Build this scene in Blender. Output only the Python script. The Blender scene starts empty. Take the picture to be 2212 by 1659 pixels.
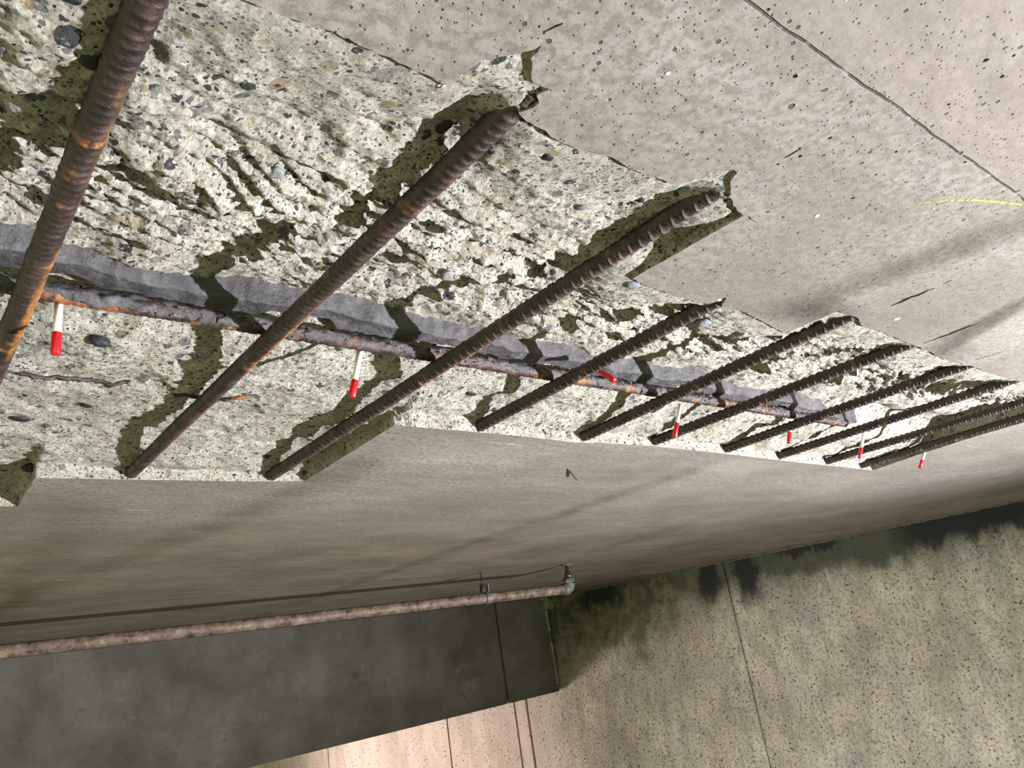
import bpy, bmesh, math, random
from mathutils import Vector, Matrix, noise, geometry
random.seed(7)
scene = bpy.context.scene
C = scene.collection
H = 0.5            # height of the soffit above the camera, the unit the survey is written in
CZ = 2.5           # camera height above the floor (m)
def W(x, y, z=1.0):
    return Vector((x*H, y*H, CZ + z*H))

# ------------------------------------------------------------------ camera
cam_d = bpy.data.cameras.new('camera'); cam = bpy.data.objects.new('camera', cam_d); C.objects.link(cam)
cam_d.sensor_width = 36; cam_d.lens = 1666/2212*36; cam_d.clip_start = 0.02; cam_d.clip_end = 200
right = Vector((0.76835713, -0.62265888, -0.14806497))
down = Vector((0.09885312, 0.34402325, -0.93374304))
fwd = Vector((0.63234119, 0.70281144, 0.32588449))
m = Matrix((( right.x, -down.x, -fwd.x, 0), (right.y, -down.y, -fwd.y, 0), (right.z, -down.z, -fwd.z, CZ), (0, 0, 0, 1)))
cam.matrix_world = m
scene.camera = cam

# ------------------------------------------------------------------ world, lights, exposure
world = bpy.data.worlds.new('world'); scene.world = world; world.use_nodes = True
bg = world.node_tree.nodes['Background']
bg.inputs[0].default_value = (0.86, 0.90, 0.50, 1); bg.inputs[1].default_value = 1.12
scene.view_settings.view_transform = 'Standard'; scene.view_settings.look = 'None'
scene.view_settings.exposure = 0.0; scene.view_settings.gamma = 1.0

def lamp(name, kind, loc, target, energy, color, **kw):
    l = bpy.data.lights.new(name, kind); o = bpy.data.objects.new(name, l); C.objects.link(o)
    l.energy = energy; l.color = color
    for k, v in kw.items(): setattr(l, k, v)
    o.location = loc
    o.rotation_euler = (target - loc).to_track_quat('-Z', 'Y').to_euler()
    return o
# the work light standing on the floor to the right
lamp('work_light', 'SPOT', W(8.0, -4.2, -3.9), W(3.6, 1.4, 1), 4000, (1.0, 0.965, 0.985), spot_size=math.radians(105), spot_blend=1.0, shadow_soft_size=0.05)
# the lamp behind the beam that lights the foot of the wall
lamp('far_lamp', 'SPOT', W(4.6, 18.0, -3.4), W(10.8, 16.5, -2.4), 820, (1.0, 0.84, 0.80), spot_size=math.radians(120), spot_blend=0.8, shadow_soft_size=0.45)
lamp('wall_fill', 'SPOT', W(5.0, 4.0, -4.4), W(12.8, 6.4, -1.8), 640, (1.0, 0.96, 0.90), spot_size=math.radians(70), spot_blend=1.0, shadow_soft_size=0.3)  # added fill that brightens the right wall, no known fixture

# ------------------------------------------------------------------ helpers
def prop(o, label=None, cat=None, group=None, kind=None):
    if label: o['label'] = label
    if cat: o['category'] = cat
    if group: o['group'] = group
    if kind: o['kind'] = kind
    return o
def mesh_obj(name, verts, faces, mat, parent=None, smooth=True, origin=None):
    me = bpy.data.meshes.new(name)
    org = Vector(origin) if origin is not None else Vector((0, 0, 0))
    me.from_pydata([tuple(Vector(v) - org) for v in verts], [], faces)
    if smooth: me.polygons.foreach_set('use_smooth', [True]*len(me.polygons))
    me.update()
    if mat: me.materials.append(mat)
    o = bpy.data.objects.new(name, me); C.objects.link(o); o.location = org
    if parent:
        o.parent = parent; o.location = org - parent.location
    return o
def empty(name, loc):
    o = bpy.data.objects.new(name, None); C.objects.link(o); o.location = loc; o.empty_display_size = .05
    return o

class NT:
    def __init__(s, name):
        s.m = bpy.data.materials.new(name); s.m.use_nodes = True
        s.t = s.m.node_tree; s.n = s.t.nodes; s.b = s.n['Principled BSDF']
        s.tc = s.n.new('ShaderNodeTexCoord').outputs['Object']
    def link(s, a, b): s.t.links.new(a, b)
    def inp(s, sock, v):
        if hasattr(v, 'is_linked') or isinstance(v, bpy.types.NodeSocket): s.link(v, sock)
        else: sock.default_value = v
    def mapping(s, vec=None, scale=(1, 1, 1), rot=(0, 0, 0), loc=(0, 0, 0)):
        n = s.n.new('ShaderNodeMapping'); s.link(vec or s.tc, n.inputs[0])
        n.inputs['Scale'].default_value = scale; n.inputs['Rotation'].default_value = rot; n.inputs['Location'].default_value = loc
        return n.outputs[0]
    def noise(s, scale, detail=4, rough=.55, vec=None, dist=0):
        n = s.n.new('ShaderNodeTexNoise'); s.link(vec or s.tc, n.inputs['Vector'])
        n.inputs['Scale'].default_value = scale; n.inputs['Detail'].default_value = detail
        n.inputs['Roughness'].default_value = rough; n.inputs['Distortion'].default_value = dist
        return n.outputs[0]
    def voro(s, scale, vec=None, feature='F1'):
        n = s.n.new('ShaderNodeTexVoronoi'); s.link(vec or s.tc, n.inputs['Vector'])
        n.inputs['Scale'].default_value = scale; n.feature = feature
        return n.outputs
    def math(s, op, a, b=0.0, clamp=False):
        n = s.n.new('ShaderNodeMath'); n.operation = op; n.use_clamp = clamp
        s.inp(n.inputs[0], a); s.inp(n.inputs[1], b)
        return n.outputs[0]
    def step(s, v, a, b, lo=0.0, hi=1.0):
        n = s.n.new('ShaderNodeMapRange'); n.interpolation_type = 'SMOOTHSTEP'
        s.inp(n.inputs[0], v); s.inp(n.inputs[1], a); s.inp(n.inputs[2], b); s.inp(n.inputs[3], lo); s.inp(n.inputs[4], hi)
        return n.outputs[0]
    def ramp(s, v, stops, interp='LINEAR'):
        n = s.n.new('ShaderNodeValToRGB'); s.link(v, n.inputs[0]); r = n.color_ramp; r.interpolation = interp
        while len(r.elements) < len(stops): r.elements.new(0.5)
        for e, (p, c) in zip(r.elements, stops): e.position = p; e.color = (*c, 1)
        return n.outputs[0]
    def mix(s, f, a, b):
        n = s.n.new('ShaderNodeMix'); n.data_type = 'RGBA'
        s.inp(n.inputs[0], f)
        for k, v in ((6, a), (7, b)):
            if isinstance(v, tuple): n.inputs[k].default_value = (*v, 1)
            else: s.link(v, n.inputs[k])
        return n.outputs[2]
    def sep(s, vec=None):
        n = s.n.new('ShaderNodeSeparateXYZ'); s.link(vec or s.tc, n.inputs[0]); return n.outputs
    def bump(s, h, dist, strength=1.0, prev=None):
        n = s.n.new('ShaderNodeBump'); s.link(h, n.inputs['Height']); n.inputs['Distance'].default_value = dist
        n.inputs['Strength'].default_value = strength
        if prev: s.link(prev, n.inputs['Normal'])
        return n.outputs[0]
    def out(s, color, rough=.8, normal=None, spec=.3, metallic=0.0):
        s.inp(s.b.inputs['Base Color'], (*color, 1) if isinstance(color, tuple) else color)
        s.inp(s.b.inputs['Roughness'], rough)
        s.b.inputs['Specular IOR Level'].default_value = spec; s.b.inputs['Metallic'].default_value = metallic
        if normal: s.link(normal, s.b.inputs['Normal'])
        return s.m

# ------------------------------------------------------------------ materials
def mat_broken():
    t = NT('broken_concrete')
    warp = t.noise(45, 3)
    vm = t.n.new('ShaderNodeVectorMath'); vm.operation = 'MULTIPLY_ADD'
    cn = t.n.new('ShaderNodeTexNoise'); t.link(t.tc, cn.inputs['Vector']); cn.inputs['Scale'].default_value = 60; cn.inputs['Detail'].default_value = 3
    t.link(cn.outputs['Color'], vm.inputs[0]); vm.inputs[1].default_value = (.012, .012, .012); t.link(t.tc, vm.inputs[2])
    v = vm.outputs[0]
    paste = t.ramp(t.noise(14, 6, .62), [(.3, (.42, .405, .36)), (.44, (.59, .575, .52)), (.56, (.70, .69, .63)), (.72, (.82, .81, .77))])
    pink = t.step(t.noise(5, 4), .52, .68, 0, .45)
    paste = t.mix(pink, paste, (.55, .49, .43))
    fine = t.step(t.noise(220, 5, .7), .36, .62, 0, 1)
    paste = t.mix(t.math('MULTIPLY', t.math('SUBTRACT', 1, fine), .45), paste, (.24, .225, .16))
    def stones(scale, thr, stops, col, amount):
        o = t.voro(scale, v)
        rnd = t.sep(o['Color'])
        mask = t.step(t.math('SUBTRACT', o['Distance'], t.math('MULTIPLY', rnd[1], .25)), thr - .03, thr + .02, 1, 0)
        gate = t.step(rnd[0], amount, amount + .01, 1, 0)
        c = t.ramp(rnd[2], stops, 'CONSTANT')
        return t.mix(t.math('MULTIPLY', mask, gate), col, c), t.math('MULTIPLY', mask, gate)
    st = [(0, (.055, .06, .065)), (.16, (.16, .175, .18)), (.38, (.28, .29, .27)), (.55, (.42, .38, .28)), (.7, (.70, .68, .60)), (.86, (.36, .29, .20))]
    c, m1 = stones(42, .22, st, paste, .42)
    c, m2 = stones(95, .22, st, c, .58)
    c, m3 = stones(230, .28, st, c, .6)
    vein = t.voro(33, v, 'DISTANCE_TO_EDGE')
    crack = t.step(vein['Distance'], .0, .035, .5, 0)
    c = t.mix(t.math('MULTIPLY', crack, t.step(t.noise(9, 2), .45, .6)), c, (.13, .12, .08))
    h = t.math('ADD', t.math('MULTIPLY', t.noise(90, 8, .72), 1.0), t.math('MULTIPLY', t.voro(60, v)['Distance'], -.5))
    h2 = t.math('ADD', t.noise(330, 5, .7), t.math('MULTIPLY', t.voro(210, v)['Distance'], -.6))
    n = t.bump(h, .016, .9); n = t.bump(h2, .004, .8, n)
    return t.out(c, .78, n, .25)
def mat_soffit():
    t = NT('formed_concrete')
    s = t.sep()
    long = t.mapping(scale=(1.0, 1.7, 1), rot=(0, 0, -.05))
    base = t.ramp(t.noise(1.6, 8, .6, long), [(.28, (.130, .119, .107)), (.46, (.190, .177, .163)), (.6, (.245, .231, .219)), (.8, (.32, .306, .292))])
    speck = t.noise(70, 8, .75)
    base = t.mix(t.step(speck, .40, .58, .8, 0), base, (.125, .11, .095))
    base = t.mix(t.step(t.noise(9, 7, .7, long), .38, .56, .35, 0), base, (.16, .145, .125))
    base = t.mix(t.step(speck, .62, .78, 0, .6), base, (.56, .54, .51))
    # board to board tone: the strip nearest the camera is browner
    near = t.step(s[1], .228, .232, 1, 0)
    base = t.mix(t.math('MULTIPLY', near, .45), base, (.22, .19, .17))
    warm = t.step(s[1], 1.35, 3.0, 0, .72)  # browner toward the far end, light falloff put into the colour
    base = t.mix(warm, base, t.ramp(t.noise(2.2, 7, .6, long), [(.35, (.060, .047, .030)), (.65, (.135, .110, .076))]))
    # scratches and grout runs along the boards
    scr = t.noise(28, 5, .7, t.mapping(scale=(.13, 1, 1), rot=(0, 0, .02)))
    base = t.mix(t.math('MULTIPLY', t.step(scr, .66, .73), .6), base, (.60, .57, .53))
    fk = t.voro(48, t.mapping(scale=(1, 1.6, 1))); fg = t.sep(fk['Color'])
    fleck = t.math('MULTIPLY', t.step(fk['Distance'], .10, .22, 1, 0), t.step(fg[0], .30, .31, 1, 0))
    base = t.mix(t.math('MULTIPLY', fleck, t.math('MULTIPLY', t.step(s[1], 1.2, 2.0), t.step(t.noise(1.6, 3), .4, .6, .1, .75))), base, (.42, .37, .31))
    # bug holes
    o = t.voro(62); g = t.sep(o['Color'])
    hole = t.math('MULTIPLY', t.step(t.math('SUBTRACT', o['Distance'], t.math('MULTIPLY', g[1], .1)), .05, .10, 1, 0), t.step(g[0], .55, .56, 1, 0))
    o2 = t.voro(17); g2 = t.sep(o2['Color'])
    hole2 = t.math('MULTIPLY', t.step(t.math('SUBTRACT', o2['Distance'], t.math('MULTIPLY', g2[1], .03)), .035, .06, 1, 0), t.step(g2[0], .3, .31, 1, 0))
    o3 = t.voro(150); g3 = t.sep(o3['Color'])
    hole3 = t.math('MULTIPLY', t.step(o3['Distance'], .12, .24, 1, 0), t.step(g3[0], .42, .43, 1, 0))
    # near panel joint, and a dark line across the far soffit
    wob = t.math('MULTIPLY', t.math('SUBTRACT', t.noise(9, 4), .5), .012)
    def joint(y, w): return t.step(t.math('ABSOLUTE', t.math('SUBTRACT', t.math('ADD', s[1], wob), y)), w*.5, w, 1, 0)
    j = t.math('MAXIMUM', joint(.2300, .0022), joint(3.98, .012))
    j = t.math('MULTIPLY', j, t.step(t.noise(26, 3), .38, .5, .15, 1))
    holes = t.math('MAXIMUM', t.math('MAXIMUM', hole, hole2), t.math('MULTIPLY', hole3, .8))
    dark = t.math('MAXIMUM', holes, j)
    c = t.mix(t.math('MULTIPLY', dark, .85), base, (.035, .03, .025))
    ws = t.voro(8.5); wg = t.sep(ws['Color'])
    n = t.bump(t.math('SUBTRACT', t.math('MULTIPLY', t.noise(120, 6, .7), .35), dark), .0025, .8)
    n = t.bump(t.noise(7, 3, .5, long), .012, .5, n)
    # formwork sags along the bars, deepened in the bump to give shadow bands
    hs = None
    wv = t.math('MULTIPLY', t.math('SUBTRACT', t.noise(2.5, 2), .5), .10)
    for x0, kx, y0, y1, w_, A_ in ((1.40, -.30, -9, .66, .075, .048), (1.585, .42, .2, .66, .06, .034), (1.33, -.21, 1.40, 9, .11, .045), (2.20, 0, 1.40, 9, .10, .042), (3.1, .1, 1.5, 9, .12, .02), (.30, .06, 1.9, 9, .10, .018)):
        u_ = t.math('SUBTRACT', t.math('ADD', s[0], wv), t.math('ADD', t.math('MULTIPLY', s[1], kx), x0))
        g_ = t.math('SUBTRACT', t.step(u_, -w_, w_, 0, A_), t.step(u_, -w_*.3, w_*5, 0, A_))
        g_ = t.math('MULTIPLY', g_, t.math('MULTIPLY', t.step(s[1], y0, y0+.25), t.step(s[1], y1-.12, y1, 1, 0)))
        hs = g_ if hs is None else t.math('ADD', hs, g_)
    n = t.bump(hs, 1.0, 1.0, n)
    return t.out(c, .68, n, .35)
def mat_wall():
    t = NT('stained_wall_concrete')
    s = t.sep()
    up = t.mapping(scale=(1, 1, .30))
    base = t.ramp(t.noise(1.3, 8, .62), [(.3, (.22, .21, .175)), (.46, (.33, .315, .26)), (.6, (.42, .40, .34)), (.78, (.50, .475, .43))])
    streak = t.noise(9, 6, .65, up)
    base = t.mix(t.step(streak, .38, .58, .45, 0), base, (.17, .155, .13))
    base = t.mix(t.step(t.noise(3.2, 5, .6, t.mapping(loc=(7, 1, 2))), .50, .62, 0, .5), base, (.40, .33, .29))
    base = t.mix(t.step(t.noise(2.6, 5, .6, t.mapping(loc=(1, 9, 2))), .52, .64, 0, .5), base, (.25, .245, .255))
    base = t.mix(t.step(t.noise(48, 6, .75), .40, .52, .7, 0), base, (.11, .10, .085))
    base = t.mix(t.step(t.noise(14, 5, .6, up), .6, .72, 0, .4), base, (.52, .48, .43))
    base = t.mix(t.step(s[1], 6.2, 7.0, 0, .65), base, t.ramp(t.noise(3, 8, .6, up), [(.35, (.38, .30, .27)), (.62, (.60, .49, .45))]))
    # damp and mould from the top edge down
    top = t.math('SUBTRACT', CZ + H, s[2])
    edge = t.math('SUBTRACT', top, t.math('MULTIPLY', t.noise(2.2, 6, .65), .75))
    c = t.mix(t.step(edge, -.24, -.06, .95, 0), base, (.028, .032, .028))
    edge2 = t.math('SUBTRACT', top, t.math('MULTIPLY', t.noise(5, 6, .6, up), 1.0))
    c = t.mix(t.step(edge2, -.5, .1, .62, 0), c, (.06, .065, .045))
    gy = t.step(s[1], 4.1, 5.4, 0, 1)
    green = t.math('MULTIPLY', t.step(t.math('SUBTRACT', top, t.math('MULTIPLY', t.noise(3.5, 5), .9)), -.1, .45, .85, 0), gy)
    c = t.mix(green, c, t.ramp(t.noise(9, 5), [(.4, (.05, .052, .03)), (.65, (.15, .15, .09))]))
    # two black runs under the panel joint
    for yy, ww, dd in ((4.50, .12, .34), (4.14, .14, .42), (3.55, .30, .09), (2.35, .55, .22), (5.70, .30, .20)):
        d = t.math('ABSOLUTE', t.math('SUBTRACT', t.math('ADD', s[1], t.math('MULTIPLY', t.math('SUBTRACT', t.noise(7, 4), .5), .2)), yy))
        a = t.step(d, ww*.55, ww*1.15, 1, 0)
        b = t.step(t.math('ADD', top, t.math('MULTIPLY', t.math('SUBTRACT', t.noise(11, 4, .6, up), .5), .35)), dd*.6, dd*1.15, 1, 0)
        c = t.mix(t.math('MULTIPLY', t.math('MULTIPLY', a, b), .93), c, (.012, .014, .014))
    o = t.voro(34); g = t.sep(o['Color'])
    hole = t.math('MULTIPLY', t.step(t.math('SUBTRACT', o['Distance'], t.math('MULTIPLY', g[1], .16)), .06, .15, 1, 0), t.step(g[0], .62, .63, 1, 0))
    c = t.mix(t.math('MULTIPLY', hole, .8), c, (.02, .02, .015))
    n = t.bump(t.math('SUBTRACT', t.noise(30, 6, .65), hole), .006, .7)
    return t.out(c, .85, n, .2)
def mat_beam():
    t = NT('grey_beam_concrete')
    b = t.ramp(t.noise(2.3, 8, .62), [(.3, (.056, .053, .047)), (.5, (.092, .088, .080)), (.7, (.13, .125, .115))])
    b = t.mix(t.step(t.noise(24, 6, .7), .3, .46, .55, 0), b, (.05, .05, .045))
    b = t.mix(t.step(t.noise(3, 6, .7), .6, .75, 0, .35), b, (.27, .27, .26))
    return t.out(b, .85, t.bump(t.noise(30, 6), .004, .6), .2)
def mat_rust(orange=.5):
    t = NT('rusted_steel')
    c = t.ramp(t.noise(26, 7, .65), [(.3, (.012, .0075, .008)), (.48, (.027, .0165, .016)), (.62, (.048, .033, .033)), (.78, (.085, .064, .062))])
    c = t.mix(t.step(t.noise(13, 6, .7), .58 - .08*orange, .70, 0, .9), c, t.ramp(t.noise(60, 4), [(.35, (.22, .065, .015)), (.6, (.40, .15, .025)), (.75, (.55, .30, .10))]))
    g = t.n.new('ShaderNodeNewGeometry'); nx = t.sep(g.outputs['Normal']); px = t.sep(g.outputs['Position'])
    side = t.step(t.math('ADD', nx[0], t.math('MULTIPLY', nx[2], -.35)), .45, .85)            # orange bloom on the side turned right and down
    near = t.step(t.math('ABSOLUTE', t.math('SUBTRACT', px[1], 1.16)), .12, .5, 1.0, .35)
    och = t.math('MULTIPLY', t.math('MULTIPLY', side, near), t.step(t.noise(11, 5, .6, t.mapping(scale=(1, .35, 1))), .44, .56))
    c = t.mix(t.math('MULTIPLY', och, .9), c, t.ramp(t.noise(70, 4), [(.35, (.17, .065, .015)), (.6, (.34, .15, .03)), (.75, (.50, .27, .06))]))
    c = t.mix(t.step(t.noise(38, 5, .7, t.mapping(loc=(3, 3, 3))), .69, .73, 0, .8), c, (.50, .38, .22))
    n = t.bump(t.noise(140, 6, .7), .0025, .8)
    return t.out(c, t.step(t.noise(50, 4), .35, .65, .28, .6), n, .55)
def mat_simple(name, col, rough=.5, spec=.4, bscale=0, bd=.001, var=.15, metallic=0):
    t = NT(name)
    d = tuple(x*(1-var*2) for x in col)
    c = t.ramp(t.noise(30, 5), [(.35, d), (.65, col)])
    return t.out(c, rough, t.bump(t.noise(bscale, 5), bd, .7) if bscale else None, spec, metallic)
def mat_mortar():
    t = NT('wet_grey_mortar')
    c = t.ramp(t.noise(30, 7, .7), [(.3, (.018, .018, .020)), (.5, (.050, .050, .057)), (.66, (.095, .095, .108)), (.8, (.18, .18, .20))])
    return t.out(c, t.step(t.noise(20, 4), .4, .6, .22, .5), t.bump(t.noise(60, 7, .68), .008, .8), .6)
def mat_pipe():
    t = NT('painted_pipe_flaking')
    c = t.ramp(t.noise(22, 6, .7), [(.36, (.03, .02, .017)), (.45, (.085, .055, .045)), (.56, (.125, .09, .07)), (.68, (.19, .17, .12))])
    return t.out(c, .6, t.bump(t.noise(40, 4), .003, .6), .35)

M_broken, M_soffit, M_wall, M_beam = mat_broken(), mat_soffit(), mat_wall(), mat_beam()
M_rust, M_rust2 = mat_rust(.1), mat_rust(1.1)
M_mortar = mat_mortar()
M_white = mat_simple('white_plastic', (.80, .79, .74), .35, .5, var=.03)
M_red = mat_simple('red_plastic', (.62, .012, .022), .3, .5, var=.05)
M_pipe = mat_pipe()
M_galv = mat_simple('galvanised_steel', (.10, .10, .095), .5, .5, 60, .001)
M_black = mat_simple('black_steel', (.02, .02, .02), .6, .4, 60, .001)
M_chrome = mat_simple('worn_chrome', (.12, .115, .10), .4, .5, 40, .002, metallic=.8)
M_darkstone = mat_simple('dark_slate_pebble', (.014, .016, .018), .6, .3, 70, .001)
M_greystone = mat_simple('blue_grey_pebble', (.17, .19, .21), .65, .4, 70, .001)
M_tanstone = mat_simple('tan_pebble', (.42, .38, .27), .7, .3, 70, .001)
M_chalk = mat_simple('yellow_chalk', (.62, .56, .12), .9, .1)
M_paint = mat_simple('white_paint', (.85, .85, .84), .6, .3, var=.02)
M_floor = mat_simple('floor_concrete', (.42, .42, .34), .85, .2, 20, .003)
M_caulk = mat_simple('pale_green_sealant', (.20, .22, .13), .6, .4, 25, .006, var=.25)

# ------------------------------------------------------------------ soffit and the broken-out patch
NEAR = [(-.7,.93),(-.3,.90),(.1,.89),(.375,.888),(.444,.887),(.539,.881),(.66,.883),(.768,.894),(.766,.866),(.774,.819),(.802,.779),(.829,.751),(.846,.722),(.850,.756),(.871,.777),(.898,.804),(.936,.800),(.925,.827),(.943,.84),(.926,.884),(.966,.895),(1.049,.909),(1.105,.911),(1.24,.9),(1.344,.907),(1.441,.906),(1.459,.873),(1.481,.821),(1.522,.788),(1.543,.793),(1.557,.824),(1.613,.87),(1.677,.892),(1.734,.909)]
STEP = [(1.734,.909),(1.717,1.298)]
NEAR2 = [(1.717,1.298),(1.816,1.322),(2.004,1.325),(2.124,1.322),(2.14,1.26),(2.192,1.314),(2.298,1.312),(2.704,1.374),(2.685,1.319),(2.700,1.157),(2.863,1.163),(2.98,1.205),(3.104,1.197),(3.427,1.218),(3.873,1.254),(4.138,1.249),(4.353,1.259),(4.717,1.267),(4.972,1.259),(5.5,1.28),(6.0,1.30),(6.34,1.33)]
FAR = [(6.34,1.33),(6.327,1.69),(6.352,2.055),(6.437,2.476),(6.591,2.959),(5.538,2.898),(4.196,2.799),(3.509,2.76),(3.06,2.765),(2.893,2.79),(2.488,2.754),(2.164,2.742),(1.742,2.735),(1.766,3.68),(1.533,3.706),(.911,3.719),(.557,3.717),(.572,4.243),(.5,4.243),(-.7,4.23),(-.7,.93)]
SAWN = {}
def subdiv(pts, amp, sl):
    out = []
    for (a, b) in zip(pts[:-1], pts[1:]):
        A, B = Vector(a), Vector(b); L = (B-A).length; n = max(1, int(L/sl))
        for i in range(n):
            p = A.lerp(B, i/n)
            if i > 0:
                q = noise.noise_vector(Vector((p.x*14, p.y*14, 3.1))) + .5*noise.noise_vector(Vector((p.x*47, p.y*47, 9.1)))
                p = p + Vector((q.x, q.y))*amp
            out.append((p.x, p.y))
    return out
ring = subdiv(NEAR, .008, .012) + subdiv(STEP, .002, .02) + subdiv(NEAR2, .010, .016) + subdiv(FAR, .0035, .022)
nearline = [Vector(p) for p in NEAR] ; nearline2 = [Vector(p) for p in NEAR2]
def seg_d(p, line):
    best = 9
    for a, b in zip(line[:-1], line[1:]):
        ab = b-a; t = max(0, min(1, (p-a).dot(ab)/ab.length_squared))
        d = (a + ab*t - p).length
        if d < best: best = d
    return best
def ss(x, a, b):
    t = max(0, min(1, (x-a)/(b-a))); return t*t*(3-2*t)
BARS_X = [.262, .917, 1.565, 2.18, 2.90, 3.50, 4.256, 4.958, 5.73, 6.17]
def depth(x, y):
    """height of the broken face above the soffit plane, in H"""
    P3 = Vector((x, y, 0))
    d = .064 + .120*ss(y, 1.28, 1.92) - .098*ss(y, 2.12, 2.45)
    fe = 3.70 if x < 1.75 else 2.76 + .033*(x-2.2)       # the face comes back down toward the far cut
    if x > .55: d -= .030*ss(y, fe-.32, fe-.02)
    if y > 2.6 and x < 1.77: d -= .022*ss(x, 1.55, 1.72)
    floor_d = .034 if y > 2.5 else 0
    d += .17*math.exp(-((x-5.35)/.30)**2-((y-2.30)/.10)**2) + .15*math.exp(-((x-6.0)/.25)**2-((y-2.28)/.11)**2)
    if y < 1.75:      # drop of the rough face between near edge and the cross bar, varies along it
        w = noise.noise(Vector((x*1.3, y*1.5, 8.0)))
        d += .028*w
    n = 0
    n += .026*noise.noise(P3*2.6 + Vector((5, 2, 1)))
    n += .020*noise.noise(P3*6.5 + Vector((1, 7, 4)))
    q = P3*11 + noise.noise_vector(P3*7)*.55
    n += .017*(.55 - noise.voronoi(q)[0][0])
    q = P3*27 + noise.noise_vector(P3*17)*.6
    n += .008*(.55 - noise.voronoi(q)[0][0])
    n += .006*noise.noise(P3*40)
    n += .0035*noise.noise(P3*95)
    amp = 1.0 + .5*ss(y, 1.2, 1.5)*(1-ss(y, 1.9, 2.1)) - .25*ss(y, 2.6, 3.0)
    d += n*amp
    # flakes: shallow run, then a short scarp facing the cross bar
    fl = ss(y, 1.2, 1.42)*(1-ss(y, 1.92, 2.03)) if y < 2.05 else 0
    fw = .16 + .84*fl*(.55+.9*max(0, .3+noise.noise(Vector((x*1.7, y*2.2, 31)))))
    for per, am, sc, k0 in ((.170, .046, 2.2, 3), (.066, .023, 6.0, 13), (.032, .011, 15.0, 23)):
        ph = y/per + 1.7*noise.noise(Vector((x*sc*.55, y*sc*.8, k0))) + .35*x/per*noise.noise(Vector((x*.6, y*.6, k0+5)))
        fr = ph - math.floor(ph)
        saw = (1-fr/.84) if fr < .84 else (fr-.84)/.16
        d += am*fw*(saw-.5)
    # trench along the cross bar
    yc = 2.12 + .0366*x
    d += .012*math.exp(-((y-(yc-.05))/.09)**2)
    # grooves chased beside the bars
    for i, bx in enumerate(BARS_X):
        g = abs(x-bx+.02)
        if g < .2: d += .012*math.exp(-(g/.07)**2)*(.3+noise.noise(Vector((bx*9, y*5, 2)))*1.2)
    # shallow spalls at the near edge
    p = Vector((x, y))
    e = min(seg_d(p, nearline), seg_d(p, nearline2)) if y < 1.7 else 1
    bn = min(abs(x-bx+.04) for bx in BARS_X)
    rw = .36 - .22*math.exp(-(bn/.13)**2)
    lim = (.006 if (y < .885 and x > .76) else .012) + .009*abs(noise.noise(Vector((x*16, y*16, 5))))
    d = lim + (d-lim)*ss(e, .0, rw)
    if y < .98 and x > .74 and x < 1.76: d = min(d, .010 + .5*max(0, y-.86)) if x > 1.3 else min(d, .010 + .5*max(0, y-.85))
    return max(d, .006, floor_d)

ringV = [Vector(p) for p in ring]
def inside(x, y):
    c = False; n = len(ring); j = n-1
    for i in range(n):
        xi, yi = ring[i]; xj, yj = ring[j]
        if (yi > y) != (yj > y) and x < (xj-xi)*(y-yi)/(yj-yi)+xi: c = not c
        j = i
    return c
# interior points, spacing follows the viewing distance
import bisect
def row_spans(y):
    xs = []; n = len(ring)
    for i in range(n):
        x1, y1 = ring[i-1]; x2, y2 = ring[i]
        if (y1 > y) != (y2 > y): xs.append((x2-x1)*(y-y1)/(y2-y1)+x1)
    xs.sort(); return list(zip(xs[::2], xs[1::2]))
pts = []
y = .73; k = 0
while y < 4.24:
    dy = .0085*max(1.0, (y/1.5))
    for (a, b) in row_spans(y):
        x = a + .006
        while x < b - .006:
            dist = math.hypot(x, y)
            if x > -.45: pts.append((x + random.uniform(-.25, .25)*dy, y + random.uniform(-.3, .3)*dy))
            x += .0085*max(1.0, dist/1.9) * (1 if x > -.3 else 6)
    y += dy; k += 1
nb = len(ring)
allp = [Vector(p) for p in ring] + [Vector(p) for p in pts]
cdt = geometry.delaunay_2d_cdt(allp, [], [list(range(nb))], 1, 1e-6)
vco, _, vf = cdt[0], cdt[1], cdt[2]
orig = cdt[3]
verts = []; 
dv = []
for v in vco:
    d = depth(v.x, v.y); dv.append(d); verts.append(W(v.x, v.y, 1+d))
faces = [tuple(f) for f in vf]
# orient the roof downwards
def fixdown(fs):
    out = []
    for f in fs:
        a, b, c = (vco[f[0]], vco[f[1]], vco[f[2]])
        cr = (b-a).x*(c-a).y-(b-a).y*(c-a).x
        out.append(f if cr < 0 else tuple(reversed(f)))
    return out
faces = fixdown(faces)
# the sawn or broken side faces, in strips down to the soffit plane
idx = {}
for i, o in enumerate(orig):
    for q in o:
        if q < nb: idx[q] = i
loop = [idx[i] for i in range(nb)]
rows = [loop]
for r in range(1, 4):
    base = len(verts); f = 1 - r/3
    for i in range(nb):
        x, yv = ring[i]; d = dv[loop[i]]
        if r == 3: verts.append(W(x, yv, 1))
        else:
            q = noise.noise_vector(Vector((x*30, yv*30, f*4)))*.004
            verts.append(W(x+q.x, yv+q.y, 1+d*f))
    rows.append(list(range(base, base+nb)))
area = sum(ring[i-1][0]*ring[i][1]-ring[i][0]*ring[i-1][1] for i in range(nb))
for r in range(3):
    for i in range(nb):
        j = (i+1) % nb
        q = (rows[r][i], rows[r][j], rows[r+1][j], rows[r+1][i])
        faces.append(q if area > 0 else tuple(reversed(q)))
patch_v, patch_f = verts, faces

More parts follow.
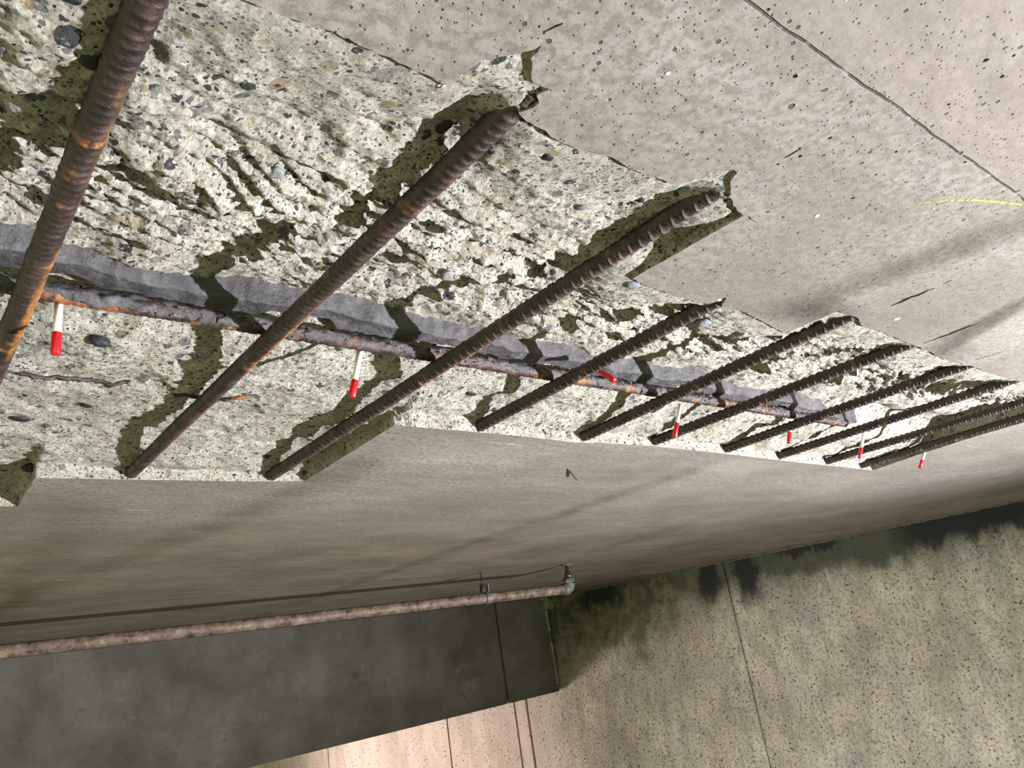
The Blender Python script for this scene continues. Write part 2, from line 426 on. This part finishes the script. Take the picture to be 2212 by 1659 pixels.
def sliver(pts, w, rough=.3):
    out = []; n = len(pts); L = []; R = []
    for i, p in enumerate(pts):
        a = Vector(pts[max(0, i-1)]); b = Vector(pts[min(n-1, i+1)]); t = (b-a).normalized(); nn = Vector((-t.y, t.x))
        ww = w*(math.sin(math.pi*(i+.35)/(n-.3))**.6)*random.uniform(1-rough, 1+rough)
        L.append(Vector(p)+nn*ww); R.append(Vector(p)-nn*ww)
    return [(v.x, v.y) for v in L + R[::-1]]
def wig(a, b, n, amp):
    A, B = Vector(a), Vector(b); t = (B-A).normalized(); nn = Vector((-t.y, t.x))
    return [tuple(A.lerp(B, i/(n-1)) + nn*random.uniform(-amp, amp)) for i in range(n)]
cracks = [sliver(wig((3.506, 1.195), (3.511, .955), 12, .006), .012), sliver(wig((2.873, 1.045), (2.884, .885), 9, .005), .012),
          sliver(wig((2.879, .850), (2.876, .818), 4, .002), .004), sliver(wig((1.747, .905), (1.800, .915), 5, .002), .003),
          sliver(wig((4.10, 1.20), (4.13, 1.05), 7, .004), .004), sliver(wig((1.60,.70),(1.60,.655),5,.002), .0035),
          sliver(wig((.83,.70),(.845,.665),4,.002), .003)]
for (px_, py_, r) in [(1.696,.28,.0065),(1.79,.281,.006),(1.631,.598,.005),(1.63,.675,.0055),(1.607,.722,.005),(1.777,.388,.004),(1.359,.523,.005),(2.079,.469,.005),(1.953,.71,.005),(1.847,.543,.0045),(2.128,.914,.005),(1.738,.241,.004),(1.15,.45,.0035),(1.9,.62,.004)]:
    cracks.append([(px_+r*1.2*math.cos(a)*random.uniform(.7, 1.2), py_+r*math.sin(a)*random.uniform(.7, 1.2)) for a in [i*math.pi/4 for i in range(8)]])
outer = [(-6, -5), (14.5, -5), (14.5, 26), (-6, 26)]
grid = []
SO = [Vector(p) for p in outer] + [Vector(p) for p in ring]
loops = [list(range(4)), list(range(4, 4+nb))]
for c in cracks:
    loops.append(list(range(len(SO), len(SO)+len(c)))); SO += [Vector(p) for p in c]
edges = [(l[i], l[(i+1) % len(l)]) for l in loops for i in range(len(l))]
sv, _, sf, so, _, _ = geometry.delaunay_2d_cdt(SO, edges, [], 0, 1e-6)
def in_poly(x, y, poly):
    c = False; j = len(poly)-1
    for i in range(len(poly)):
        xi, yi = poly[i]; xj, yj = poly[j]
        if (yi > y) != (yj > y) and x < (xj-xi)*(y-yi)/(yj-yi)+xi: c = not c
        j = i
    return c
cv = [W(v.x, v.y, 1) for v in sv]; cf = []
for f in sf:
    c = sum((sv[i] for i in f), Vector((0, 0)))/len(f)
    if inside(c.x, c.y) or any(in_poly(c.x, c.y, k) for k in cracks): continue
    if not in_poly(c.x, c.y, outer): continue
    a, b, d = sv[f[0]], sv[f[1]], sv[f[2]]
    cr = (b-a).x*(d-a).y-(b-a).y*(d-a).x
    cf.append(tuple(f) if cr < 0 else tuple(reversed(f)))
for c in cracks:                                             # the cavities behind cracks and pits
    b0 = len(cv); n = len(c); dz = .02
    cx = sum(p[0] for p in c)/n; cy = sum(p[1] for p in c)/n
    for p in c: cv.append(W(p[0], p[1], 1))
    for p in c: cv.append(W(cx+(p[0]-cx)*.9, cy+(p[1]-cy)*.9, 1+dz))
    for i in range(n):
        j = (i+1) % n; cf.append((b0+i, b0+j, b0+n+j, b0+n+i))
    cf.append(tuple(range(b0+n, b0+2*n)))
ob = len(cv)                                                 # the slab's outer sides and top
for p in outer: cv.append(W(p[0], p[1], 1))
for p in outer: cv.append(W(p[0], p[1], 1.6))
for i in range(4):
    j = (i+1) % 4; cf.append((ob+i, ob+j, ob+4+j, ob+4+i))
cf.append((ob+4, ob+5, ob+6, ob+7))
ceiling = mesh_obj('ceiling', cv, cf, M_soffit, smooth=False)
prop(ceiling, 'smooth formed concrete soffit overhead with the chipped out strip', 'ceiling', kind='structure')
patch = mesh_obj('broken_concrete', patch_v, patch_f, M_broken, ceiling)
prop(patch, 'rough chipped out pale concrete with exposed aggregate')

def pebble(c, r, mat, seed, squash=.45, name='aggregate_stone', label=None):
    bm = bmesh.new(); bmesh.ops.create_icosphere(bm, subdivisions=4, radius=1)
    for v in bm.verts:
        p = v.co.copy(); f = 1 + .22*noise.noise(p*1.1 + Vector((seed, 0, 0))) + .06*noise.noise(p*3 + Vector((seed, 5, 0)))
        v.co = Vector((p.x*r[0]*f, p.y*r[1]*f, p.z*min(r)*squash*f))
    rot = Matrix.Rotation(seed*1.7, 3, 'Z')
    vs = [rot @ v.co + c for v in bm.verts]; fs = [[v.index for v in f.verts] for f in bm.faces]; bm.free()
    o = mesh_obj(name, vs, fs, mat, ceiling, origin=c)
    if label: o['label'] = label
    return o
for k, (x, y, rx, ry, mt, lb) in enumerate([
    (.512, 2.41, .022, .030, M_darkstone, 'round dark banded pebble'), (.885, 1.075, .024, .016, M_darkstone, 'black wedge shaped stone'),
    (1.775, 1.345, .022, .030, M_greystone, 'smooth blue grey pebble'), (1.03, 1.852, .014, .02, M_darkstone, None), (.225, 1.175, .017, .022, M_darkstone, None),
    (.633, 1.366, .022, .018, M_greystone, None), (.562, 3.80, .035, .045, M_darkstone, None), (.60, 2.99, .018, .024, M_darkstone, None),
    (.818, 2.66, .012, .02, M_darkstone, None), (1.37, 1.14, .020, .016, M_greystone, None), (1.10, .985, .012, .016, M_darkstone, None),
    (.17, 1.05, .014, .017, M_darkstone, None), (.95, 3.50, .025, .04, M_greystone, None), (.42, 3.2, .02, .035, M_darkstone, None), (2.35, 1.50, .03, .03, M_greystone, None),
    (1.30, 2.55, .02, .03, M_greystone, None), (2.0, 2.5, .015, .03, M_darkstone, None), (3.6, 1.35, .03, .03, M_greystone, None), (.35, 1.75, .02, .016, M_tanstone, None),
    (.75, 1.55, .018, .022, M_tanstone, None), (1.25, 1.6, .02, .02, M_greystone, None), (3.35, 1.6, .025, .03, M_darkstone, None), (.30, 2.95, .012, .02, M_tanstone, None), (1.5, 1.05, .015, .013, M_darkstone, None)]):
    pebble(W(x, y, 1 + depth(x, y) + (-.006 if k == 0 else .001)), (rx*H, ry*H), mt, k*3.7+1, 1.1 if k == 0 else .55, label=lb)

for (x, y, r) in [(1.112,.652,.0052),(1.942,.81,.0075),(2.134,1.283,.009),(3.045,1.098,.014),(1.497,.739,.002),(1.26,.36,.002),(1.70,.52,.002),(2.25,.62,.004)]:
    n = 14; vs = [W(x+r*math.cos(a)*random.uniform(.85, 1.1), y+.8*r*math.sin(a)*random.uniform(.85, 1.1), z) for z in (1.0, .9985) for a in [2*math.pi*i/n for i in range(n)]]
    fs = [tuple(range(n, 2*n))] + [(i, (i+1) % n, n+(i+1) % n, n+i) for i in range(n)]
    mesh_obj('paint_spot', vs, fs, M_paint, ceiling, smooth=False)
# yellow chalk line
ch = [(2.022,1.301),(1.998,1.20),(2.004,1.106),(2.02,1.03),(2.042,.967),(2.052,.90),(2.065,.829),(2.08,.765),(2.099,.707),(2.14,.655),(2.19,.617),(2.25,.575),(2.318,.541),(2.42,.503),(2.517,.471),(2.7,.40)]
dense = []
for a, b in zip(ch[:-1], ch[1:]):
    for i in range(14): dense.append(Vector(a).lerp(Vector(b), i/14))
vs = []; fs = []
for i in range(len(dense)-1):
    a, b = dense[i], dense[i+1]; t = (b-a).normalized(); nn = Vector((-t.y, t.x))
    s = i/len(dense)
    if noise.noise(Vector((i*.9, 0, 0))) < (.12 - .5*ss(s, .5, .9)): continue
    w = (.0010 + .0032*ss(s, .55, .95))*random.uniform(.6, 1.3)
    o = len(vs)
    for p in (a+nn*w, a-nn*w, b-nn*w*random.uniform(.5, 1.2), b+nn*w*random.uniform(.5, 1.2)):
        vs.append(W(p.x, p.y, .9990))
    for p in (0, 1, 2, 3): vs.append(vs[o+p] + Vector((0, 0, .0006)))
    fs += [(o, o+1, o+2, o+3), (o, o+4, o+5, o+1), (o+1, o+5, o+6, o+2), (o+2, o+6, o+7, o+3), (o+3, o+7, o+4, o)]
chalk = mesh_obj('chalk_line', vs, fs, M_chalk, ceiling, smooth=False); chalk['label'] = 'curved yellow chalk line'

# ------------------------------------------------------------------ reinforcing bars
def bar_mesh(p0, p1, R, pitch, k, ribh, step, nth=30, seed=0, wav=.0012, a0=0.0, pit=1.0):
    ax = (p1-p0); L = ax.length; ax.normalize()
    u = ax.cross(Vector((0, 0, 1))).normalized(); v = u.cross(ax).normalized()
    n = int(L/step); vs = []; fs = []
    for i in range(n+1):
        s = L*i/n
        c = p0 + ax*s + u*wav*noise.noise(Vector((s*5, seed, 0))) + v*wav*noise.noise(Vector((s*5, seed, 7)))
        for j in range(nth):
            th = 2*math.pi*j/nth
            h = 0
            half = (th + a0) % math.pi                       # 0..pi on each side of the seams
            for sg in ((1, -1) if k > .3 else (1,)):
                fr = (s/pitch + sg*k*half/math.pi) % 1.0
                d = min(fr, 1-fr)*pitch
                h = max(h, ribh*math.exp(-(d/(.10*pitch if k > .3 else .2*pitch))**2))
            if half < .14 or half > math.pi-.14: h = max(h, ribh*.8)
            q = c*55 + Vector((seed, j*.0, 0)) + (u*math.cos(th)+v*math.sin(th))*.9
            h += R*.045*pit*noise.noise(q) + R*.03*pit*noise.noise(q*2.7)
            vs.append(c + (u*math.cos(th) + v*math.sin(th))*(R + h))
    for i in range(n):
        for j in range(nth):
            jj = (j+1) % nth
            fs.append((i*nth+j, i*nth+jj, (i+1)*nth+jj, (i+1)*nth+j))
    fs.append(tuple(range(nth-1, -1, -1))); fs.append(tuple(n*nth+j for j in range(nth)))
    return vs, fs
ZB = 1.033
R = .0262*H
def bz(pts): return [(x*ZB, y*ZB) for x, y in pts]
bars = [  # near x,y -> far x,y at the bar's own height (in H), then style
    ((.251, .70), (.268, 3.9), 'hoop', 'thickest looking rusted bar at the far left, running out of the top of the picture'),
    ((.9027, .77), (.905, 3.70), 'hoop', 'long rusted bar whose upper end disappears into the pointed spall of the soffit'),
    ((1.551, .76), (1.543, 3.64), 'x', 'long rusted ribbed bar beside the step in the cut edge'),
    ((2.125, 1.20), (2.158, 2.75), 'x', 'shorter ribbed bar right of the step, starting at the tilted red capped pin'),
    ((2.78, 1.10), (2.867, 2.80), 'x', 'ribbed bar running up into the notch below the soffit crack, fifth from the left'),
    ((3.424, 1.13), (3.400, 2.79), 'x', 'ribbed bar ending at the long soffit crack, passing behind the fourth pin'),
    ((4.128, 1.20), (4.140, 2.83), 'x', 'ribbed bar where the grey mortar ends, seventh from the left'),
    ((4.810, 1.20), (4.835, 2.86), 'x', 'ribbed bar crossing the upper edge of the dark hollow, third from the right'),
    ((5.545, 1.22), (5.565, 2.90), 'x', 'ribbed bar with a thin yellow rust line along it, second from the right'),
    ((6.10, 1.25), (6.175, 2.92), 'x', 'last ribbed bar at the right end, tight against the smooth soffit')]
for i, (a, b, st, lb) in enumerate(bars):
    (ax_, ay_), (bx_, by_) = bz([a, b])
    p0, p1 = W(ax_, ay_, ZB), W(bx_, by_, ZB)
    far = i >= 3
    if st == 'hoop': vs, fs = bar_mesh(p0, p1, R*(1.04 if i == 0 else 1), .0128, .22, .0014, .0016, 34, i*3.3, pit=1.5, a0=.6)
    else: vs, fs = bar_mesh(p0, p1, R*(.97 if i == 2 else .95), .0195, .85, .0022, .0016 if far else .0012, 30, i*3.3, a0=.3)
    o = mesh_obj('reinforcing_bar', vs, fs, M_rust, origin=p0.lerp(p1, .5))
    prop(o, lb, 'rebar', 'parallel reinforcing bars across the chipped out strip')
# cross bar behind them
def yc(x): return 2.128 + .0366*x
ZC = 1.033 + .053
cp0, cp1 = W(-.62, yc(-.62), ZC), W(4.95, yc(4.95), ZC + .012)
cross = empty('cross_bar', cp0)
prop(cross, 'rusty orange cross bar behind the others, smeared with grey mortar', 'rebar')
vs, fs = bar_mesh(cp0, cp1, R*.96, .019, .5, .0012, .0024, 28, 91, pit=2.2)
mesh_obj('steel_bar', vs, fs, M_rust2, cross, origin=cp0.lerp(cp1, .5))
# mortar clinging to the cross bar: a broken skin
ax = (cp1-cp0); L = ax.length; ax.normalize(); u = ax.cross(Vector((0, 0, 1))).normalized(); v = u.cross(ax).normalized()
vs = []; fs = []; nth = 34; n = int(L/.004); keep = {}
for i in range(n+1):
    s = L*i/n
    for j in range(nth):
        th = math.pi*2*j/nth
        dirv = u*math.cos(th)+v*math.sin(th)
        q = (cp0 + ax*s)*1.0
        m_ = .8*noise.noise(q*16 + dirv*.9) + .7*noise.noise(q*48 + dirv*1.6) + .6*noise.noise(q*120 + dirv*2)
        # dirv.y<0 faces the near side; keep the orange underside on the far side clean
        bias = -.44 + .60*(-dirv.y) + .12*dirv.z
        keep[(i, j)] = m_ + bias
        h = .0010 + .0055*max(0, m_+bias)*(.6+1.2*noise.noise(q*60+dirv)) + .0018*abs(noise.noise(q*150))
        if keep[(i, j)] < .12: h = .0005
        vs.append(cp0 + ax*s + dirv*(R + h))
for i in range(n):
    for j in range(nth):
        jj = (j+1) % nth
        if sum(keep[k] > .02 for k in ((i, j), (i, jj), (i+1, jj), (i+1, j))) >= 3:
            fs.append((i*nth+j, i*nth+jj, (i+1)*nth+jj, (i+1)*nth+j))
root = {}
def find(a):
    while root.setdefault(a, a) != a:
        root[a] = root[root[a]]; a = root[a]
    return a
for f in fs:
    for q in f[1:]: root[find(q)] = find(f[0])
comp = {}
for f in fs: comp.setdefault(find(f[0]), []).append(f)
for part in sorted(comp.values(), key=len, reverse=True)[:70]:
    if len(part) < 14: break
    used = sorted({a for f in part for a in f}); mp = {a: i for i, a in enumerate(used)}
    mesh_obj('mortar_smear', [vs[a] for a in used], [tuple(mp[a] for a in f) for f in part], M_mortar, cross, origin=vs[used[0]])
# the grey mortar bed on the concrete along the near side of the cross bar
vs = []; fs = []; NX = 1500; NT_ = 34
for i in range(NX):
    x = -.6 + 5.75*i/(NX-1)
    w = .090 + .04*noise.noise(Vector((x*2.1, 1, 0))) + .02*noise.noise(Vector((x*7, 2, 0))) + .007*noise.noise(Vector((x*26, 2, 0)))
    if x > 4.5: w *= max(.05, 1-(x-4.5)/.6)
    w2 = .02 + .09*noise.noise(Vector((x*3.3, 8, 0))) + .035*noise.noise(Vector((x*12, 9, 0)))
    w2 = max(-.02, w2)
    for j in range(NT_):
        t = j/(NT_-1); yy = yc(x) + w2 - t*(w+w2)
        edge = min(t, 1-t)
        th = .0085*min(1, edge/.12)**.5*(1 + .6*noise.noise(Vector((x*5, yy*12, 3)))) + .002*noise.noise(Vector((x*30, yy*12, 1))) - .001
        dq = depth(x, yy); q1 = .135 - .045*ss(yy, 2.12, 2.4) + .012*noise.noise(Vector((x*5, yy*4, 1)))
        base = dq + (min(q1, dq) - dq)*ss(edge, 0, .2)*.8
        vs.append(W(x, yy, 1 + base - th))
for i in range(NX-1):
    for j in range(NT_-1): a = i*NT_+j; fs.append((a, a+NT_, a+NT_+1, a+1))
bed = mesh_obj('mortar_bed', vs, fs, M_mortar, origin=W(2, 2.2, 1.12))
prop(bed, 'glossy grey mortar packed into the trench behind the cross bar', 'mortar')

# tie wires half buried in the broken face
def tube(name, pts, r, mat, parent=None, nth=10, rough=0, origin=None):
    vs = []; fs = []; n = len(pts)
    for i, p in enumerate(pts):
        t = (pts[min(n-1, i+1)] - pts[max(0, i-1)]).normalized()
        a = t.cross(Vector((0, 0, 1)))
        if a.length < .1: a = t.cross(Vector((1, 0, 0)))
        a.normalize(); b = t.cross(a)
        rr = r[i] if isinstance(r, list) else r
        for j in range(nth):
            th = 2*math.pi*j/nth
            d = a*math.cos(th)+b*math.sin(th)
            vs.append(p + d*rr*(1+rough*noise.noise(p*90+d*1.4)))
    for i in range(n-1):
        for j in range(nth): jj = (j+1) % nth; fs.append((i*nth+j, i*nth+jj, (i+1)*nth+jj, (i+1)*nth+j))
    fs.append(tuple(range(nth-1, -1, -1))); fs.append(tuple((n-1)*nth+j for j in range(nth)))
    return mesh_obj(name, vs, fs, mat, parent, origin=origin if origin is not None else pts[0])
for pts_, r, lb in [([(.15,2.715),(.296,2.734),(.374,2.743),(.442,2.753),(.525,2.755),(.612,2.762),(.695,2.745)], .0055, 'thin rusted tie wire half buried left of the second long bar'),
                    ([(.842,2.784),(.91,2.768),(1.016,2.798),(1.081,2.76),(1.174,2.773)], .0045, 'short rusted tie wire crossing behind the second long bar')]:
    P_ = []
    for a, b in zip(pts_[:-1], pts_[1:]):
        for i in range(10):
            q = Vector(a).lerp(Vector(b), i/10); P_.append(W(q.x, q.y, 1+depth(q.x, q.y)-.006))
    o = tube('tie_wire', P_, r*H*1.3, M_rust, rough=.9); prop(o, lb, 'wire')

# ------------------------------------------------------------------ hanging pins
pins = [((.358,2.168,1.070),(.356,2.166,.920),.42,'white and red pin nearest the left edge beside the dark round pebble'),
        ((1.292,2.200,1.068),(1.259,2.223,.904),.37,'white and red pin between the second and third long bars'),
        ((2.333,2.05,1.075),(2.345,1.975,.990),.78,'tilted red pin with a short white end lying against the mortar'),
        ((3.225,2.318,1.075),(3.187,2.369,.915),.45,'white and red pin hanging in front of the sixth bar'),
        ((4.523,2.456,1.10),(4.493,2.482,.985),.62,'mostly red pin hanging where the grey mortar ends'),
        ((5.339,2.378,1.075),(5.309,2.446,.909),.42,'white and red pin hanging by the dark hollow'),
        ((6.854,2.609,1.00),(6.825,2.674,.945),.55,'small white and red pin at the right end below the last bar')]
for a, b, f, lb in pins:
    A, B = W(*a), W(*b)
    if lb.startswith('small'): A = W(6.436, 2.45, 1.0); B = W(6.428, 2.518, .89)
    e = empty('marker_pin', A); prop(e, lb, 'pin', 'white and red pins hanging along the cross bar')
    mid = B.lerp(A, f); d = (B-A).normalized()
    top = A - d*.004
    tube('white_shaft', [top.lerp(mid - d*-.004, t) for t in (0, .5, 1)], .0054, M_white, e, 20)
    r = .0064; q = B - mid; L_ = q.length
    tube('red_cap', [mid, mid + d*.0006, mid + d*L_*.5, B - d*.001, B], [r*.9, r, r, r, r*.88], M_red, e, 24, origin=mid)

# ------------------------------------------------------------------ wall, beam, pipe
WA, WB = Vector((11.6466, 11.905)), Vector((12.9504, 4.7227))
wd = (WB-WA).normalized(); wn = Vector((wd.y, -wd.x))
if wn.dot(Vector((-1, 0))) < 0: wn = -wn                         # toward the camera
def wy(y): return WA + wd*((y-WA.y)/wd.y)
seams = [(8.66, .035, .05), (14.06, .05, .05), (13.72, .06, .05), (16.13, .045, .06), (20.6, .045, .06)]
prof = []
for yv in sorted([s[0] for s in seams] + [26, -5], reverse=True):
    sm = [s for s in seams if s[0] == yv]
    p = wy(yv)
    if sm:
        w, dd = sm[0][1]/2, sm[0][2]
        prof += [p - wd*w, p - wd*w - wn*dd, p + wd*w - wn*dd, p + wd*w]
    else: prof.append(p)
vs = []; fs = []; n = len(prof)
for z in (-4.9, 1.02):
    for p in prof: vs.append(W(p.x, p.y, z))
    for p in (prof[-1] - wn*1.2, prof[0] - wn*1.2): vs.append(W(p.x, p.y, z))
N = n+2
for i in range(N): j = (i+1) % N; fs.append((i, j, N+j, N+i))
fs.append(tuple(range(N))); fs.append(tuple(range(N, 2*N)))
wall = mesh_obj('wall_right', vs, fs, M_wall, smooth=False); prop(wall, 'stained concrete wall with dark damp patches under the soffit', 'wall', kind='structure')
# crusty joint where wall meets soffit
cr = []; 
for i in range(420):
    p = wy(14 - 12*i/419) + wn*(.012+.02*noise.noise(Vector((i*.09, 0, 0)))); cr.append(W(p.x, p.y, .99 - .012*noise.noise(Vector((i*.13, 4, 0)))))
o = tube('joint_crust', cr, .009, mat_simple('dark_crust', (.09, .088, .07), .8, .2, 30, .004), wall, 10, 1.3)
floor = mesh_obj('floor', [W(x, y_, z) for z in (-5, -5.4) for (x, y_) in ((-6, -5), (16, -5), (16, 26), (-6, 26))], [(0, 1, 2, 3), (4, 7, 6, 5), (0, 4, 5, 1), (1, 5, 6, 2), (2, 6, 7, 3), (3, 7, 4, 0)], M_floor, smooth=False)
prop(floor, 'concrete floor below', 'floor', kind='structure')

# beam
def beam_face(x): return 13.88 - .1025*x
def zb(x): return -1.085 + (x-5.1)*.034
def slab(x0, x1, inset=0, zb_add=0):
    v = []
    for x in (x0, x1):
        yf = beam_face(x) + inset
        for (yy, z) in ((yf, 1.0), (yf, zb(x)+zb_add), (yf+1.3-inset, zb(x)+zb_add), (yf+1.3-inset, 1.0)): v.append(W(x, yy, z))
    return v
vs = []; fs = []
for (a, b, ins) in ((-5.5, 10.10, 0), (10.10, 10.16, .05), (10.16, 11.40, 0)):
    o = len(vs); vs += slab(a, b, ins, ins*.6)
    fs += [(o, o+1, o+2, o+3), (o+7, o+6, o+5, o+4)] + [(o+i, o+4+i, o+4+(i+1) % 4, o+(i+1) % 4) for i in range(4)]
beam = mesh_obj('concrete_beam', vs, fs, M_beam, smooth=False, origin=W(5, 13.4, 0))
prop(beam, 'dark grey concrete beam under the soffit, running to the stained wall', 'beam')
# sealant blob at the beam's end
vs = []; fs = []
bm = bmesh.new(); bmesh.ops.create_icosphere(bm, subdivisions=4, radius=1)
c0 = W(11.42, 12.72, .90)
for v_ in bm.verts:
    p = v_.co; f = 1+.55*noise.noise(p*1.3+Vector((3, 0, 0)))+.2*noise.noise(p*4)
    v_.co = Vector((p.x*.08*f, p.y*.07*f, p.z*.085*f - .02*p.x)) + c0
o = mesh_obj('sealant_blob', [v_.co.copy() for v_ in bm.verts], [[v_.index for v_ in f.verts] for f in bm.faces], M_caulk, origin=c0); bm.free()
prop(o, 'pale green sealant lump in the corner of beam, wall and soffit', 'sealant')
dr = []
for i in range(60):
    t_ = i/59; xx = 11.385
    dr.append(W(xx + .012*noise.noise(Vector((t_*9, 0, 0))), beam_face(xx) - .004, .93 - t_*1.66))
tube('mortar_dribble', dr, [(.010 + .012*abs(noise.noise(Vector((i*.17, 3, 0)))))*(1 if abs(i-26) > 3 else .25) for i in range(60)], mat_simple('pale_mortar', (.24, .245, .235), .7, .3, 30, .004), beam, 10, .8)
# pipe
zp = .68; PR = .062
pp = [W(-1.6, 8.66, zp), W(1.065, 8.40, zp), W(3.56, 8.12, zp), W(6.04, 7.79, zp), W(7.22, 7.62, zp)]
P_ = []
for a, b in zip(pp[:-1], pp[1:]):
    for i in range(40): P_.append(a.lerp(b, i/40))
P_.append(pp[-1])
pipe = empty('sprinkler_pipe', W(3.5, 8.12, zp)); prop(pipe, 'thin flaking brownish pipe hung under the soffit in front of the beam', 'pipe')
tube('pipe_run', P_, PR*H, M_pipe, pipe, 28, .03)
# elbow turning up, with collar
e0 = pp[-1]; dx = (pp[-1]-pp[-2]).normalized()
arc = [e0 + dx*(PR*H*1.3*math.sin(a)) + Vector((0, 0, PR*H*1.3*(1-math.cos(a)))) for a in [i*math.pi/2/10 for i in range(11)]]
tube('elbow', [e0 - dx*.02] + arc + [arc[-1]+Vector((0, 0, .03))], [PR*H*1.22]*13, M_galv, pipe, 24, .12)
t0 = arc[-1]+Vector((0, 0, .03)); top = Vector((t0.x, t0.y, CZ+H))
tube('riser_nipple', [t0, t0.lerp(top, .25), t0.lerp(top, .3), t0.lerp(top, .5), t0.lerp(top, .52), top], [.026, .026, .018, .018, .010, .010], M_chrome, pipe, 20, .05)
tube('ceiling_plate', [top - Vector((0, 0, .008)), top], .036, M_galv, pipe, 24)
# hanger: rod, nut block, strap ring
hg = empty('pipe_hanger', W(6.0, 7.79, 1)); prop(hg, 'pipe hanger with rusty rod and galvanised strap around the thin pipe', 'hanger')
hx = W(6.00, 7.795, 1)
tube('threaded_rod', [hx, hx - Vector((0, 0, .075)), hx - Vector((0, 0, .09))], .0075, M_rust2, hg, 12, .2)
tube('lock_nut', [hx - Vector((0, 0, .075)), hx - Vector((0, 0, .078)), hx - Vector((0, 0, .120)), hx - Vector((0, 0, .128))], [.012, .017, .017, .012], M_black, hg, 6)
ringc = W(6.04, 7.79, zp); rp = []
for i in range(49):
    a = 2*math.pi*i/48; rp.append(a)
vs = []; fs = []
side = dx.cross(Vector((0, 0, 1))).normalized()
for i, a in enumerate(rp[:-1]):
    rad = side*math.sin(a) + Vector((0, 0, 1))*math.cos(a)
    ext = 1.0
    for (r_, off) in ((PR*H+.002, -.013), (PR*H+.002, .013), (PR*H+.006, .013), (PR*H+.006, -.013)): vs.append(ringc + rad*r_ + dx*off)
n = 48
for i in range(n):
    j = (i+1) % n
    for k_ in range(4): fs.append((i*4+k_, i*4+(k_+1) % 4, j*4+(k_+1) % 4, j*4+k_))
o = len(vs)                                                     # the strap's upright tongue
for z_ in (PR*H-.002, PR*H+.052):
    for (s1, s2) in ((-.010, .013), (.010, .013), (.010, .019), (-.010, .019)):
        vs.append(ringc + side*s1 + dx*s2 + Vector((0, 0, z_)))
fs += [(o, o+1, o+2, o+3), (o+4, o+7, o+6, o+5)] + [(o+i, o+(i+1) % 4, o+4+(i+1) % 4, o+4+i) for i in range(4)]
mesh_obj('strap', vs, fs, M_galv, hg, smooth=False, origin=ringc)
# the small dark sliver hanging from the soffit
s0, s1 = W(3.277, 3.267, 1.0), W(3.479, 3.401, .970)
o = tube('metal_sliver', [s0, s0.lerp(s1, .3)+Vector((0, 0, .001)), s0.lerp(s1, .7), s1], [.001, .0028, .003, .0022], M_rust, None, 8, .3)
prop(o, 'small dark sliver hanging from the smooth soffit below the chipped strip', 'sliver')
